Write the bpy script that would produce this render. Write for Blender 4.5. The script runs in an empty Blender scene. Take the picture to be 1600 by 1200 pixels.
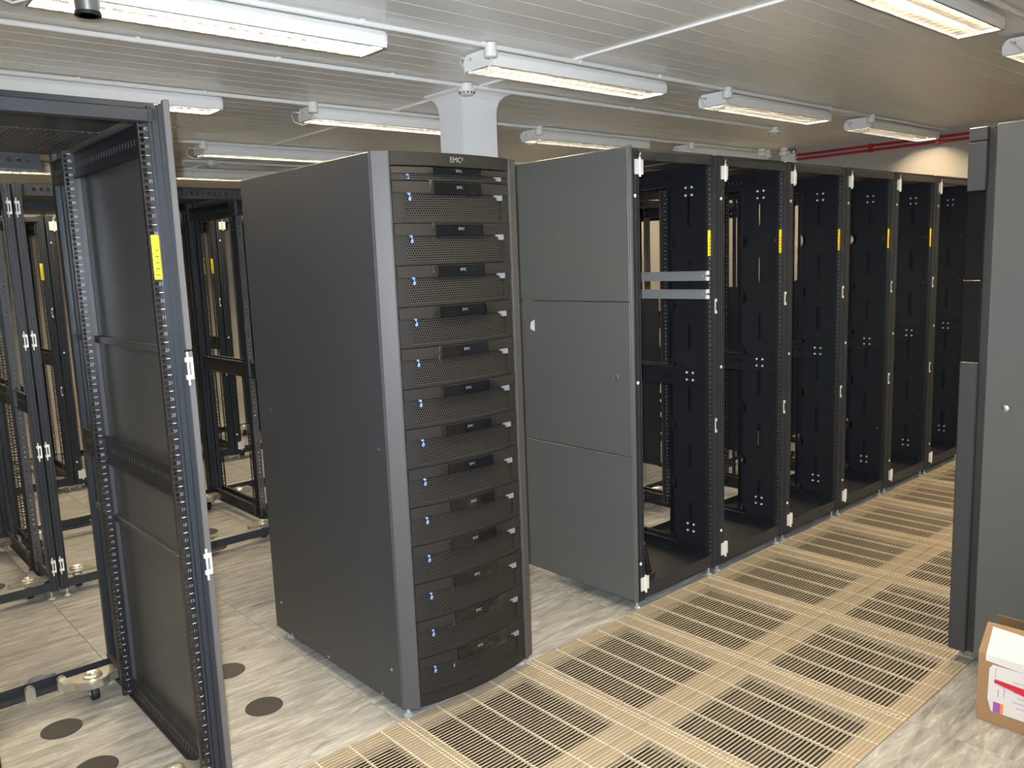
import bpy, bmesh, math, random
from mathutils import Vector, Matrix
random.seed(7)
PI = math.pi
S = bpy.context.scene
COL = S.collection

# ------------------------------------------------------------------ camera, light, exposure
cam_d = bpy.data.cameras.new('camera'); cam = bpy.data.objects.new('camera', cam_d); COL.objects.link(cam)
cam.location = (-1.4387, -2.2762, 1.5579)
cam.rotation_euler = (1.4225, 0.0377, -0.7290)
cam_d.sensor_width = 36.0; cam_d.lens = 1297.49 / 1600 * 36.0
cam_d.clip_start = 0.02
S.camera = cam
world = bpy.data.worlds.new('world'); S.world = world; world.use_nodes = True
world.node_tree.nodes['Background'].inputs[0].default_value = (0.02, 0.02, 0.02, 1)
S.view_settings.view_transform = 'Standard'; S.view_settings.look = 'None'
S.view_settings.exposure = 1.15; S.view_settings.gamma = 1.0
S.view_settings.use_curve_mapping = False
# the photographer's flash, just above the lens
fl = bpy.data.lights.new('camera_flash', 'SPOT'); flo = bpy.data.objects.new('camera_flash', fl); COL.objects.link(flo)
fl.energy = 325.0; fl.color = (0.84, 0.92, 1.0); fl.shadow_soft_size = 0.012
fl.spot_size = math.radians(106); fl.spot_blend = 1.0
R_ = cam.rotation_euler.to_matrix()
flo.location = Vector(cam.location) + R_ @ Vector((-0.035, 0.055, 0.0)); flo.rotation_euler = cam.rotation_euler
TUBE_STRENGTH = 100.0
TUBE_COLOR = (1.0, 0.81, 0.53, 1)
try:
    S.cycles.use_denoising = True; S.cycles.max_bounces = 8; S.cycles.diffuse_bounces = 5
    S.cycles.glossy_bounces = 4; S.cycles.sample_clamp_indirect = 6.0; S.cycles.caustics_reflective = False
    S.cycles.transparent_max_bounces = 12
except Exception: pass

# ------------------------------------------------------------------ helpers
class MB:
    def __init__(s): s.v = []; s.f = []
    def add(s, vs, fs):
        n = len(s.v); s.v += [tuple(p) for p in vs]; s.f += [tuple(i + n for i in f) for f in fs]; return s
    def box(s, x0, x1, y0, y1, z0, z1):
        return s.add([(x0,y0,z0),(x1,y0,z0),(x1,y1,z0),(x0,y1,z0),(x0,y0,z1),(x1,y0,z1),(x1,y1,z1),(x0,y1,z1)],
                     [(0,3,2,1),(4,5,6,7),(0,1,5,4),(1,2,6,5),(2,3,7,6),(3,0,4,7)])
    def prism(s, poly, a, b, ax='z'):
        # poly: counter clockwise in the plane (x,y) for z, (y,z) for x, (x,z) for y
        n = len(poly)
        def P(p, h):
            if ax == 'z': return (p[0], p[1], h)
            if ax == 'x': return (h, p[0], p[1])
            return (p[0], h, p[1])
        vs = [P(p, a) for p in poly] + [P(p, b) for p in poly]
        fs = [tuple(range(n-1, -1, -1)), tuple(range(n, 2*n))]
        for i in range(n):
            j = (i+1) % n; fs.append((i, j, n+j, n+i))
        if ax == 'y': fs = [tuple(reversed(f)) for f in fs]
        return s.add(vs, fs)
    def lathe(s, prof, c=(0,0,0), ax='z', n=16):
        # prof: list of (radius, height)
        vs = []; fs = []
        for r, h in prof:
            for k in range(n):
                a = 2*PI*k/n; u, w = r*math.cos(a), r*math.sin(a)
                p = (u, w, h) if ax == 'z' else ((h, u, w) if ax == 'x' else (w, h, u))
                vs.append((p[0]+c[0], p[1]+c[1], p[2]+c[2]))
        m = len(prof)
        for i in range(m-1):
            for k in range(n):
                l = (k+1) % n
                fs.append((i*n+k, i*n+l, (i+1)*n+l, (i+1)*n+k))
        fs.append(tuple(range(n-1, -1, -1))); fs.append(tuple((m-1)*n+k for k in range(n)))
        return s.add(vs, fs)
    def cyl(s, c, r, h, ax='z', n=12): return s.lathe([(r,0),(r,h)], c, ax, n)
    def tube(s, pts, r, n=8):
        pts = [Vector(p) for p in pts]; vs = []; fs = []
        up = Vector((0,0,1))
        for i, p in enumerate(pts):
            d = (pts[min(i+1,len(pts)-1)] - pts[max(i-1,0)]).normalized()
            a = d.cross(up)
            if a.length < 1e-3: a = d.cross(Vector((1,0,0)))
            a.normalize(); b = d.cross(a).normalized()
            for k in range(n):
                t = 2*PI*k/n; vs.append(p + a*(r*math.cos(t)) + b*(r*math.sin(t)))
        for i in range(len(pts)-1):
            for k in range(n):
                l = (k+1) % n; fs.append((i*n+k, i*n+l, (i+1)*n+l, (i+1)*n+k))
        fs.append(tuple(range(n-1,-1,-1))); fs.append(tuple((len(pts)-1)*n+k for k in range(n)))
        return s.add(vs, fs)
    def mesh(s, name, mat, bevel=0.0, smooth=False, seg=1):
        me = bpy.data.meshes.new(name); me.from_pydata(s.v, [], s.f)
        bm = bmesh.new(); bm.from_mesh(me)
        bmesh.ops.recalc_face_normals(bm, faces=bm.faces)
        if bevel > 0:
            bmesh.ops.bevel(bm, geom=list(bm.edges), offset=bevel, segments=seg, affect='EDGES', clamp_overlap=True)
        if smooth:
            for f in bm.faces: f.smooth = True
            for e in bm.edges:
                if len(e.link_faces) == 2 and e.calc_face_angle(0) > math.radians(40): e.smooth = False
        bm.to_mesh(me); bm.free()
        me.materials.append(mat); me.update()
        return me

def obj(name, me, parent=None, loc=(0,0,0), rz=0.0, rot=None):
    o = bpy.data.objects.new(name, me); COL.objects.link(o); o.location = loc
    o.rotation_euler = rot if rot else (0,0,rz)
    if parent: o.parent = parent
    return o
def thing(name, label, cat, loc=(0,0,0), rz=0.0, group=None):
    o = bpy.data.objects.new(name, None); COL.objects.link(o); o.location = loc; o.rotation_euler = (0,0,rz)
    o.empty_display_size = 0.1
    return tag(o, label, cat, group)
def tag(o, label, cat, group=None):
    o['label'] = label; o['category'] = cat
    if group: o['group'] = group
    return o
def structure(name, me, label=None, loc=(0,0,0)):
    o = obj(name, me, None, loc); o['kind'] = 'structure'
    if label: o['label'] = label
    return o
def text_mesh(body, size, mat, align='CENTER'):
    c = bpy.data.curves.new('lettering', 'FONT'); c.body = body; c.size = size; c.align_x = align; c.align_y = 'CENTER'
    c.extrude = 0.0003; c.resolution_u = 2
    o = bpy.data.objects.new('lettering', c); COL.objects.link(o)
    dg = bpy.context.evaluated_depsgraph_get(); dg.update()
    me = bpy.data.meshes.new_from_object(o.evaluated_get(dg)); bpy.data.objects.remove(o); bpy.data.curves.remove(c)
    me.materials.clear(); me.materials.append(mat)
    return me

# ------------------------------------------------------------------ materials
def mat(name, col, rough=0.5, metal=0.0, spec=0.5, coat=0.0):
    m = bpy.data.materials.new(name); m.use_nodes = True
    b = m.node_tree.nodes['Principled BSDF']
    b.inputs['Base Color'].default_value = (*col, 1); b.inputs['Roughness'].default_value = rough
    b.inputs['Metallic'].default_value = metal; b.inputs['Specular IOR Level'].default_value = spec
    b.inputs['Coat Weight'].default_value = coat
    return m
def noise_bump(m, scale=400, strength=0.05, dist=0.001, colvar=0.0):
    nt = m.node_tree; b = nt.nodes['Principled BSDF']
    tc = nt.nodes.new('ShaderNodeTexCoord'); n = nt.nodes.new('ShaderNodeTexNoise'); n.inputs['Scale'].default_value = scale
    n.inputs['Detail'].default_value = 2
    bp = nt.nodes.new('ShaderNodeBump'); bp.inputs['Strength'].default_value = strength; bp.inputs['Distance'].default_value = dist
    nt.links.new(tc.outputs['Object'], n.inputs['Vector']); nt.links.new(n.outputs['Fac'], bp.inputs['Height'])
    nt.links.new(bp.outputs['Normal'], b.inputs['Normal'])
    if colvar:
        mx = nt.nodes.new('ShaderNodeMix'); mx.data_type = 'RGBA'
        c = b.inputs['Base Color'].default_value
        mx.inputs[6].default_value = [x*(1-colvar) for x in c[:3]] + [1]; mx.inputs[7].default_value = [x*(1+colvar) for x in c[:3]] + [1]
        nt.links.new(n.outputs['Fac'], mx.inputs[0]); nt.links.new(mx.outputs[2], b.inputs['Base Color'])
    return m
M = {}
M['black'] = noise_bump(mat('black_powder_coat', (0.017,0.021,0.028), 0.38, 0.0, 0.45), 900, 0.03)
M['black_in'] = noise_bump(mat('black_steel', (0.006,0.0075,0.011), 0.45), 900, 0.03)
M['rail'] = mat('black_rail_steel', (0.012,0.012,0.014), 0.35)
M['flange'] = mat('dark_grey_flange', (0.05,0.052,0.057), 0.4)
M['panel_in'] = noise_bump(mat('panel_inner_dark_grey', (0.045,0.047,0.05), 0.33), 700, 0.03)
M['emc'] = noise_bump(mat('charcoal_cabinet_paint', (0.031,0.033,0.038), 0.42), 500, 0.06, 0.001, 0.08)
M['emc_post'] = noise_bump(mat('satin_grey_post', (0.060,0.060,0.064), 0.46, 0.12, 0.4), 500, 0.03)
M['bezel'] = noise_bump(mat('bezel_plastic', (0.015,0.0145,0.0145), 0.48, 0.0, 0.25), 900, 0.04)
M['panel'] = noise_bump(mat('grey_side_panel', (0.070,0.076,0.077), 0.45), 500, 0.06, 0.001, 0.06)
M['panel_edge'] = mat('panel_edge_grey', (0.10,0.10,0.105), 0.42, 0.2)
M['white'] = noise_bump(mat('white_enamel', (0.88,0.88,0.87), 0.35), 300, 0.02)
M['conduit'] = mat('white_plastic_conduit', (0.80,0.79,0.76), 0.4)
M['zinc'] = mat('zinc_plated_steel', (0.60,0.58,0.51), 0.30, 0.85)
M['foot'] = mat('bright_zinc_foot', (0.52,0.56,0.57), 0.32, 0.5)
M['steel'] = mat('brushed_steel', (0.50,0.52,0.53), 0.32, 1.0)
M['hinge'] = mat('white_zinc_hinge', (0.78,0.77,0.75), 0.4, 0.35)
M['louvre'] = mat('mirror_louvre', (0.80,0.79,0.77), 0.20, 1.0)
M['rubber'] = mat('black_rubber', (0.012,0.012,0.012), 0.6)
M['yellow'] = mat('yellow_sticker', (0.85,0.66,0.02), 0.4)
M['yellow_print'] = mat('sticker_print', (0.10,0.08,0.02), 0.5)
M['mark'] = mat('white_print', (0.5,0.51,0.53), 0.5)
M['red'] = mat('red_pipe_paint', (0.38,0.010,0.022), 0.4)
M['disc'] = noise_bump(mat('grey_brush_grommet', (0.045,0.042,0.040), 0.8, 0.0, 0.2), 600, 0.3)
M['glass'] = mat('dark_acrylic', (0.006,0.007,0.009), 0.12, 0.0, 0.6)
M['blue'] = mat('pale_blue_latch', (0.16,0.25,0.46), 0.35)
M['silver'] = mat('silver_clip', (0.22,0.25,0.29), 0.4, 0.4)
M['logo'] = mat('grey_logo_print', (0.30,0.30,0.31), 0.4, 0.3)
M['arm'] = mat('galvanised_slide', (0.26,0.28,0.28), 0.38, 0.35)
M['card'] = noise_bump(mat('brown_cardboard', (0.27,0.165,0.08), 0.8), 200, 0.08, 0.001, 0.08)
M['paper'] = mat('white_paper', (0.58,0.57,0.58), 0.7)
M['print'] = mat('grey_print', (0.22,0.22,0.26), 0.7)
M['redtape'] = mat('red_strip', (0.50,0.015,0.04), 0.4)
M['purple'] = mat('purple_print', (0.28,0.09,0.36), 0.5)
M['orange'] = mat('orange_print', (0.85,0.22,0.04), 0.5)
M['wall'] = noise_bump(mat('cream_wall_paint', (0.38,0.36,0.32), 0.7), 80, 0.05)
M['subfloor'] = noise_bump(mat('bare_concrete', (0.05,0.045,0.04), 0.9), 20, 0.2)
M['ceil_back'] = mat('ceiling_backing', (0.30,0.29,0.27), 0.7)
M['ceiling'] = noise_bump(mat('lacquered_ceiling_board', (0.80,0.795,0.785), 0.30, 0.06), 60, 0.02)
M['pillar'] = noise_bump(mat('white_pillar_paint', (0.86,0.87,0.88), 0.45), 60, 0.06)
M['coil'] = mat('black_cable', (0.01,0.01,0.01), 0.4)

# marbled vinyl floor tile: streaks run along the rack row
def floor_mat():
    m = mat('marbled_vinyl', (0.5,0.5,0.5), 0.33); nt = m.node_tree; b = nt.nodes['Principled BSDF']; N = nt.nodes.new; L = nt.links.new
    g = N('ShaderNodeNewGeometry'); oi = N('ShaderNodeObjectInfo')
    off = N('ShaderNodeVectorMath'); off.operation = 'MULTIPLY_ADD'
    cmb = N('ShaderNodeCombineXYZ'); L(oi.outputs['Random'], cmb.inputs[0]); L(oi.outputs['Random'], cmb.inputs[1])
    L(cmb.outputs[0], off.inputs[0]); off.inputs[1].default_value = (37,53,0); L(g.outputs['Position'], off.inputs[2])
    mp = N('ShaderNodeMapping'); mp.inputs['Scale'].default_value = (3.4, 21.0, 1); mp.inputs['Rotation'].default_value = (0,0,math.radians(9))
    L(off.outputs[0], mp.inputs[0])
    n1 = N('ShaderNodeTexNoise'); n1.inputs['Scale'].default_value = 1.5; n1.inputs['Detail'].default_value = 9; n1.inputs['Roughness'].default_value = 0.74; n1.inputs['Distortion'].default_value = 0.7
    L(mp.outputs[0], n1.inputs[0])
    r = N('ShaderNodeValToRGB'); L(n1.outputs['Fac'], r.inputs[0])
    e = r.color_ramp.elements; e[0].position = 0.30; e[0].color = (0.085,0.084,0.080,1); e[1].position = 0.72; e[1].color = (0.52,0.515,0.49,1)
    a = r.color_ramp.elements.new(0.43); a.color = (0.215,0.212,0.20,1)
    a = r.color_ramp.elements.new(0.55); a.color = (0.31,0.305,0.286,1)
    L(r.outputs[0], b.inputs['Base Color'])
    bp = N('ShaderNodeBump'); bp.inputs['Strength'].default_value = 0.04; bp.inputs['Distance'].default_value = 0.002
    L(n1.outputs['Fac'], bp.inputs['Height']); L(bp.outputs[0], b.inputs['Normal'])
    return m
M['floor'] = floor_mat()
M['grate'] = noise_bump(mat('tan_grating_bar', (0.37,0.312,0.226), 0.42, 0.2), 60, 0.05, 0.001, 0.10)
M['grate_rib'] = mat('bright_grating_rib', (0.66,0.59,0.46), 0.3, 0.4)
M['grate_pan'] = mat('grating_pan', (0.30,0.252,0.182), 0.55, 0.1)

# perforated bezel sheet: staggered round holes
def perf_mat():
    m = mat('perforated_sheet', (0.04,0.04,0.04), 0.45); nt = m.node_tree; b = nt.nodes['Principled BSDF']; N = nt.nodes.new; L = nt.links.new
    tc = N('ShaderNodeTexCoord'); sp = N('ShaderNodeSeparateXYZ'); L(tc.outputs['Object'], sp.inputs[0])
    def math_(op, a, bb=None, c=None):
        n = N('ShaderNodeMath'); n.operation = op
        for i, q in enumerate((a, bb, c)):
            if q is None: continue
            if isinstance(q, (int, float)): n.inputs[i].default_value = q
            else: L(q, n.inputs[i])
        return n.outputs[0]
    px, pz = 0.0086, 0.0149
    def grid(ox, oz):
        u = math_('MULTIPLY', math_('SUBTRACT', math_('FRACT', math_('ADD', math_('DIVIDE', sp.outputs[0], px), ox)), 0.5), px)
        w = math_('MULTIPLY', math_('SUBTRACT', math_('FRACT', math_('ADD', math_('DIVIDE', sp.outputs[2], pz), oz)), 0.5), pz)
        return math_('SQRT', math_('ADD', math_('MULTIPLY', u, u), math_('MULTIPLY', w, w)))
    d = math_('MINIMUM', grid(0, 0), grid(0.5, 0.5))
    hole = math_('LESS_THAN', d, 0.0029)
    mx = N('ShaderNodeMix'); mx.data_type = 'RGBA'; L(hole, mx.inputs[0])
    mx.inputs[6].default_value = (0.028,0.026,0.025,1); mx.inputs[7].default_value = (0.003,0.003,0.003,1)
    L(mx.outputs[2], b.inputs['Base Color'])
    L(math_('SUBTRACT', 0.5, math_('MULTIPLY', hole, 0.45)), b.inputs['Specular IOR Level'])
    bp = N('ShaderNodeBump'); bp.inputs['Strength'].default_value = 0.8; bp.inputs['Distance'].default_value = 0.002; bp.invert = True
    L(hole, bp.inputs['Height']); L(bp.outputs[0], b.inputs['Normal'])
    return m
M['perf'] = perf_mat()
def film_mat():
    m = bpy.data.materials.new('clear_plastic_film'); m.use_nodes = True; nt = m.node_tree; nt.nodes.clear(); N = nt.nodes.new; L = nt.links.new
    out = N('ShaderNodeOutputMaterial'); mx = N('ShaderNodeMixShader'); tr = N('ShaderNodeBsdfTransparent'); gl = N('ShaderNodeBsdfGlossy')
    tr.inputs[0].default_value = (0.93,0.92,0.90,1); gl.inputs['Roughness'].default_value = 0.10
    fr = N('ShaderNodeFresnel'); fr.inputs[0].default_value = 1.22
    tc = N('ShaderNodeTexCoord'); n = N('ShaderNodeTexNoise'); n.inputs['Scale'].default_value = 14; n.inputs['Detail'].default_value = 2
    bp = N('ShaderNodeBump'); bp.inputs['Strength'].default_value = 0.2; bp.inputs['Distance'].default_value = 0.008
    L(tc.outputs['Object'], n.inputs['Vector']); L(n.outputs['Fac'], bp.inputs['Height']); L(bp.outputs[0], gl.inputs['Normal']); L(bp.outputs[0], fr.inputs['Normal'])
    L(fr.outputs[0], mx.inputs[0]); L(tr.outputs[0], mx.inputs[1]); L(gl.outputs[0], mx.inputs[2]); L(mx.outputs[0], out.inputs[0])
    return m
M['film'] = film_mat()
def tube_mat():
    m = bpy.data.materials.new('lit_fluorescent_tube'); m.use_nodes = True; nt = m.node_tree
    b = nt.nodes['Principled BSDF']; b.inputs['Base Color'].default_value = (0.9,0.9,0.9,1)
    b.inputs['Emission Color'].default_value = TUBE_COLOR; b.inputs['Emission Strength'].default_value = TUBE_STRENGTH
    return m
M['tube'] = tube_mat()

# ------------------------------------------------------------------ the room
X0, X1, Y0, Y1, ZC = -3.6, 6.15, -4.2, 7.8, 2.52
T = 0.6
floor = structure('floor', MB().box(X0,X1,Y0,Y1,-0.42,-0.36).mesh('floor', M['subfloor']), 'raised access floor of marbled vinyl tiles with a vented strip')
structure('wall_right', MB().box(X1,X1+0.12,Y0-0.12,Y1+0.12,-0.42,ZC+0.1).mesh('wall', M['wall']))
structure('wall_left', MB().box(X0-0.12,X0,Y0-0.12,Y1+0.12,-0.42,ZC+0.1).mesh('wall', M['wall']))
structure('wall_back', MB().box(X0,X1,Y1,Y1+0.12,-0.42,ZC+0.1).mesh('wall', M['wall']))
structure('wall_front', MB().box(X0,X1,Y0-0.12,Y0,-0.42,ZC+0.1).mesh('wall', M['wall']))
ceiling = structure('ceiling', MB().box(X0,X1,Y0,Y1,ZC+0.012,ZC+0.10).mesh('ceiling', M['ceil_back']), 'glossy grey boarded ceiling with fine seams')
XS = 1.65
PW = 0.13
def board(xa, xb): return MB().prism([(0.0,0.0),(0.0,0.013),(PW-0.0006,0.013),(PW-0.0006,0.0),(PW-0.002,-0.0009),(PW-0.004,-0.0009),(PW-0.0055,0.0)], xa, xb, 'x').mesh('ceiling_board', M['ceiling'])
bl, br = board(X0, XS-0.003), board(XS+0.003, X1)
ny = int((Y1-Y0)/PW)
for i in range(ny):
    y = Y0 + i*PW + 0.06
    if y + PW > Y1: break
    obj('ceiling_board', bl, ceiling, (0,y,ZC)); obj('ceiling_board', br, ceiling, (0,y,ZC))
structure('trim_1', MB().box(XS-0.010,XS+0.010,Y0,Y1,ZC-0.010,ZC+0.002).mesh('trim', M['white']), 'white ceiling batten across the boards')

# floor tiles
plain = MB().box(0.001,T-0.001,0.001,T-0.001,-0.035,0.0).mesh('floor_tile', M['floor'], 0.0008)
nb = 42
g = MB()
for i in range(nb):
    y = (i+0.5)*T/nb; g.prism([(y-0.0027,-0.0005),(y-0.0012,-0.0032),(y+0.0012,-0.0032),(y+0.0027,-0.0005)],0.002,T-0.002,'x')
bars = g.mesh('grating', M['grate'])
g = MB()
for x in (0.004,0.030,0.152,0.275,0.398,0.520,0.592):
    g.box(x-0.0016,x+0.0016,0.004,T-0.004,-0.008,-0.002)
    for i in range(nb):
        y = (i+0.5)*T/nb; g.box(x-0.0030,x+0.0030,y-0.0045,y+0.0045,-0.002,0.0008)
ribs = g.mesh('rib', M['grate_rib'])
g = MB()
for a in ((0.002,T-0.002,0.002,0.075),(0.002,T-0.002,T-0.062,T-0.002),(0.002,0.030,0.075,T-0.062),(T-0.080,T-0.002,0.075,T-0.062)):
    g.box(a[0],a[1],a[2],a[3],-0.030,-0.0042)
g.box(0.0005,T-0.0005,0.0005,0.002,-0.045,0.0); g.box(0.0005,T-0.0005,T-0.002,T-0.0005,-0.045,0.0)
g.box(0.0005,0.002,0.002,T-0.002,-0.045,0.0); g.box(T-0.002,T-0.0005,0.002,T-0.002,-0.045,0.0)
pan = g.mesh('pan', M['grate_pan'])
tiles = {}
for i in range(-6, 11):
    for j in range(-7, 13):
        x, y = i*T, j*T
        if x+T > X1+0.5 or x < X0-0.01: continue
        if j in (-1,-2) and i >= -4:
            if x + T > X1 + 0.01: continue
            r_ = obj('vent_tile', pan, floor, (x,y,0)); obj('grating', bars, r_)
            obj('rib', ribs, r_)
        else:
            if x + T > X1 + 0.01:
                tiles[(i,j)] = obj('floor_tile', MB().box(0.001,X1-x-0.001,0.001,T-0.001,-0.035,0.0).mesh('floor_tile', M['floor']), floor, (x,y,0)); continue
            tiles[(i,j)] = obj('floor_tile', plain, floor, (x,y,0))
# pedestals keep the strip under the tiles closed
disc = MB().lathe([(0.066,-0.002),(0.066,0.0015),(0.063,0.003),(0.058,0.0022),(0.0,0.0022)], n=28).mesh('grommet_cover', M['disc'], smooth=True)
for (x, y) in ((-0.865,0.815),(-0.291,0.440),(-0.275,0.796),(-0.845,0.478),(-0.19,2.63),(0.36,2.60),(0.28,2.28),(-0.78,2.55),(0.95,2.62),(2.2,1.5),(1.0,1.5),(3.4,1.5)):
    i, j = math.floor(x/T), math.floor(y/T)
    obj('grommet_cover', disc, tiles[(i,j)], (x-i*T, y-j*T, 0))

# pillar with a flared head
g = MB(); px0, px1, py0, py1 = 1.625, 1.880, 1.53, 1.745
rings = []
for (e, z) in ((0,0.0),(0,2.40),(0.004,2.44),(0.014,2.475),(0.034,2.500),(0.060,2.512),(0.060,2.521)):
    rings.append([(px0-e,py0-e,z),(px1+e,py0-e,z),(px1+e,py1+e,z),(px0-e,py1+e,z)])
vs = [p for r in rings for p in r]; fs = []
for k in range(len(rings)-1):
    for q in range(4):
        w = (q+1) % 4; fs.append((k*4+q, k*4+w, k*4+4+w, k*4+4+q))
fs += [(3,2,1,0), tuple((len(rings)-1)*4+q for q in range(4))]
g.add(vs, fs)
tag(obj('pillar', g.mesh('pillar', M['pillar'])), 'square white pillar flaring out at the ceiling behind the charcoal cabinet', 'pillar')

# ------------------------------------------------------------------ ceiling lights
FLN = 1.265
def housing_mesh():
    g = MB(); o = [(-0.0925,0.0),(-0.099,0.022),(-0.098,0.045),(-0.088,0.064),(-0.070,0.075),(0.070,0.075),(0.088,0.064),(0.098,0.045),(0.099,0.022),(0.0925,0.0)]
    inn = [(0.086,0.0),(0.086,0.055),(-0.086,0.055),(-0.086,0.0)]
    return g.prism(o+inn, 0.0, FLN, 'x').mesh('housing', M['white'])
def cap_mesh():
    o = [(-0.0925,0.0),(-0.099,0.022),(-0.098,0.045),(-0.088,0.064),(-0.070,0.075),(0.070,0.075),(0.088,0.064),(0.098,0.045),(0.099,0.022),(0.0925,0.0)]
    return MB().prism(o, -0.004, 0.004, 'x').mesh('end_cap', M['white'])
hm, cm = housing_mesh(), cap_mesh()
tm = MB().cyl((0.03,0,0), 0.013, FLN-0.06, 'x', 10).mesh('tube', M['tube'], smooth=True)
NBL = 22
bld = MB().prism([(-0.0035,0.030),(0.0,0.0),(0.0035,0.030)], -0.084, 0.084, 'y').mesh('louvre_blade', M['louvre'])
g = MB().prism([(-0.006,0.030),(0.0,0.001),(0.006,0.030)], 0.006, FLN-0.006, 'x')
for s in (-1,1): g.box(0.006,FLN-0.006,s*0.085-0.0008,s*0.085+0.0008,0.0,0.052)
g.box(0.006,FLN-0.006,-0.085,0.085,0.0525,0.054)
spine = g.mesh('reflector', M['louvre'])
g = MB()
for k in range(1, NBL):
    x = k*FLN/NBL; g.prism([(x-0.0035,0.030),(x,0.0),(x+0.0035,0.030)], -0.084, 0.084, 'y')
blades_all = g.mesh('louvre_blades', M['louvre'])
rimg = MB()
rimg.box(0.0,FLN,-0.0925,-0.086,-0.0015,0.0); rimg.box(0.0,FLN,0.086,0.0925,-0.0015,0.0); rimg.box(0.0,0.008,-0.086,0.086,-0.0015,0.0); rimg.box(FLN-0.008,FLN,-0.086,0.086,-0.0015,0.0)
rim = rimg.mesh('rim', M['steel'])
loop_pts = [(0.055*math.cos(t)-0.02, -0.06+0.03*math.sin(t*0.5), 0.045+0.055*math.sin(t)) for t in [PI*0.45+k*PI*1.55/14 for k in range(15)]]
loop = MB().tube([(-0.003,0.055,0.05),(-0.06,0.045,0.050),(-0.095,0.01,0.02),(-0.10,-0.03,-0.02),(-0.07,-0.07,-0.042),(-0.03,-0.10,-0.03),(-0.015,-0.115,0.01),(-0.02,-0.117,0.03)], 0.004, 6).mesh('supply_cable', M['conduit'], smooth=True)
boss = MB().cyl((-0.006,0.045,0.05), 0.008, 0.004, 'x', 10).mesh('cable_gland', M['zinc'])
near = {(0,0),(1,0),(1,-1),(2,0)}
ROWS = {-1:(-0.855,0.15), 0:(0.78,0.0), 1:(2.37,-0.02), 2:(4.08,0.0), 3:(5.72,0.0), -2:(-2.55,0.1)}  # last row is out of view, added for the light it gives
XST = (-2.53, -0.70, 1.125, 2.96, 4.80)  # lights at the first start are unseen too, kept to brighten the room
where = {-2:'out of view over the open floor', -1:'above the vented aisle', 0:'above the front rack row', 1:'above the second rack row', 2:'above the far aisle', 3:'above the farthest rack row'}
NTH = ('first','second','third','fourth','fifth')
for r, (yc, dx) in ROWS.items():
    for k, xs in enumerate(XST):
        if xs+dx+FLN > X1-0.01: xs = X1-0.02-FLN-dx
        t = thing('ceiling_light', f'white louvred ceiling light {where[r]}, {NTH[4-k]} from the red-pipe wall', 'ceiling light', (xs+dx,yc,2.431), 0, 'louvred ceiling lights')
        obj('housing', hm, t); obj('end_cap', cm, t); obj('end_cap', cm, t, (FLN,0,0))
        for s in (-1,1): obj('tube', tm, t, (0,s*0.043,0.036))
        lv = obj('louvre', spine, t); obj('rim', rim, t)
        if (k-1, r) in near:
            for q in range(1, NBL): obj('louvre_blade', bld, lv, (q*FLN/NBL,0,0))
        else:
            b_ = obj('louvre_blade', blades_all, lv); b_['kind'] = 'stuff'
        obj('supply_cable', loop, t); obj('cable_gland', boss, t)

# conduits on the ceiling
ZT = ZC - 0.004
clip = MB().prism([(-0.016,0.0),(-0.014,-0.020),(0.014,-0.020),(0.016,0.0)], -0.010, 0.010, 'x').mesh('clip', M['conduit'], 0.002)
can_m = MB().lathe([(0.026,-0.062),(0.031,-0.058),(0.031,-0.030),(0.028,-0.028),(0.028,0.0)], n=20).mesh('junction_can', M['conduit'], smooth=True)
def conduit(y, xa, xb, label, cans=(), step=0.62, seed=0):
    t = thing('conduit', label, 'conduit', (xa,y,ZT))
    obj('pipe', MB().cyl((0,0,-0.0115), 0.0115, xb-xa, 'x', 10).mesh('pipe', M['conduit'], smooth=True), t)
    x = 0.3
    while x < xb-xa:
        obj('clip', clip, t, (x,0,0)); x += step
    for c in cans: obj('junction_can', can_m, t, (c-xa,0,0))
    return t
for r, (yc, dx) in ROWS.items():
    if r == -2: continue
    conduit(yc-0.117, X0+0.02, X1-0.02, f'white conduit feeding the row of lights {where[r]}', [x+dx-0.02 if x+dx+FLN<X1 else X1-0.02-FLN-0.02 for x in XST])
conduit(1.385, X0+0.02, 4.66, 'white conduit carrying smoke detectors in front of the white pillar')
conduit(5.02, X0+0.02, 5.2, 'white conduit carrying a smoke detector above the farthest racks')
det = MB().lathe([(0.018,-0.062),(0.032,-0.060),(0.040,-0.052),(0.040,-0.046),(0.048,-0.044),(0.050,-0.034),(0.050,-0.028),(0.034,-0.026),(0.034,0.0)], n=24).mesh('smoke_detector_body', M['conduit'], smooth=True)
slot_m = MB()
for k in range(12):
    a = 2*PI*k/12; slot_m.box(0.0375*math.cos(a)-0.004, 0.0375*math.cos(a)+0.004, 0.0375*math.sin(a)-0.004, 0.0375*math.sin(a)+0.004, -0.0535,-0.0455)
slots = slot_m.mesh('sensor_slots', M['rubber'])
for (x, y, w) in ((1.545,1.385,'right in front of the white pillar'),(4.66,1.385,'at the end of its conduit near the red pipes'),(1.60,5.02,'above the farthest racks')):
    t = thing('smoke_detector', 'round white smoke detector '+w, 'smoke detector', (x,y,ZT))
    obj('body', det, t); obj('sensor_slots', slots, t)
# silver can hanging below the near light
t = thing('steel_sensor', 'brushed steel cylinder under the ceiling beside a louvred light end', 'sensor', (-0.590,0.600,ZT))
obj('body', MB().lathe([(0.030,-0.155),(0.036,-0.152),(0.037,-0.100),(0.033,-0.098),(0.033,0.0)], n=24).mesh('body', M['steel'], smooth=True), t)
obj('rim', MB().lathe([(0.039,-0.162),(0.039,-0.152),(0.028,-0.152),(0.028,-0.162)], n=24).mesh('rim', M['rubber'], smooth=True), t)
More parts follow.
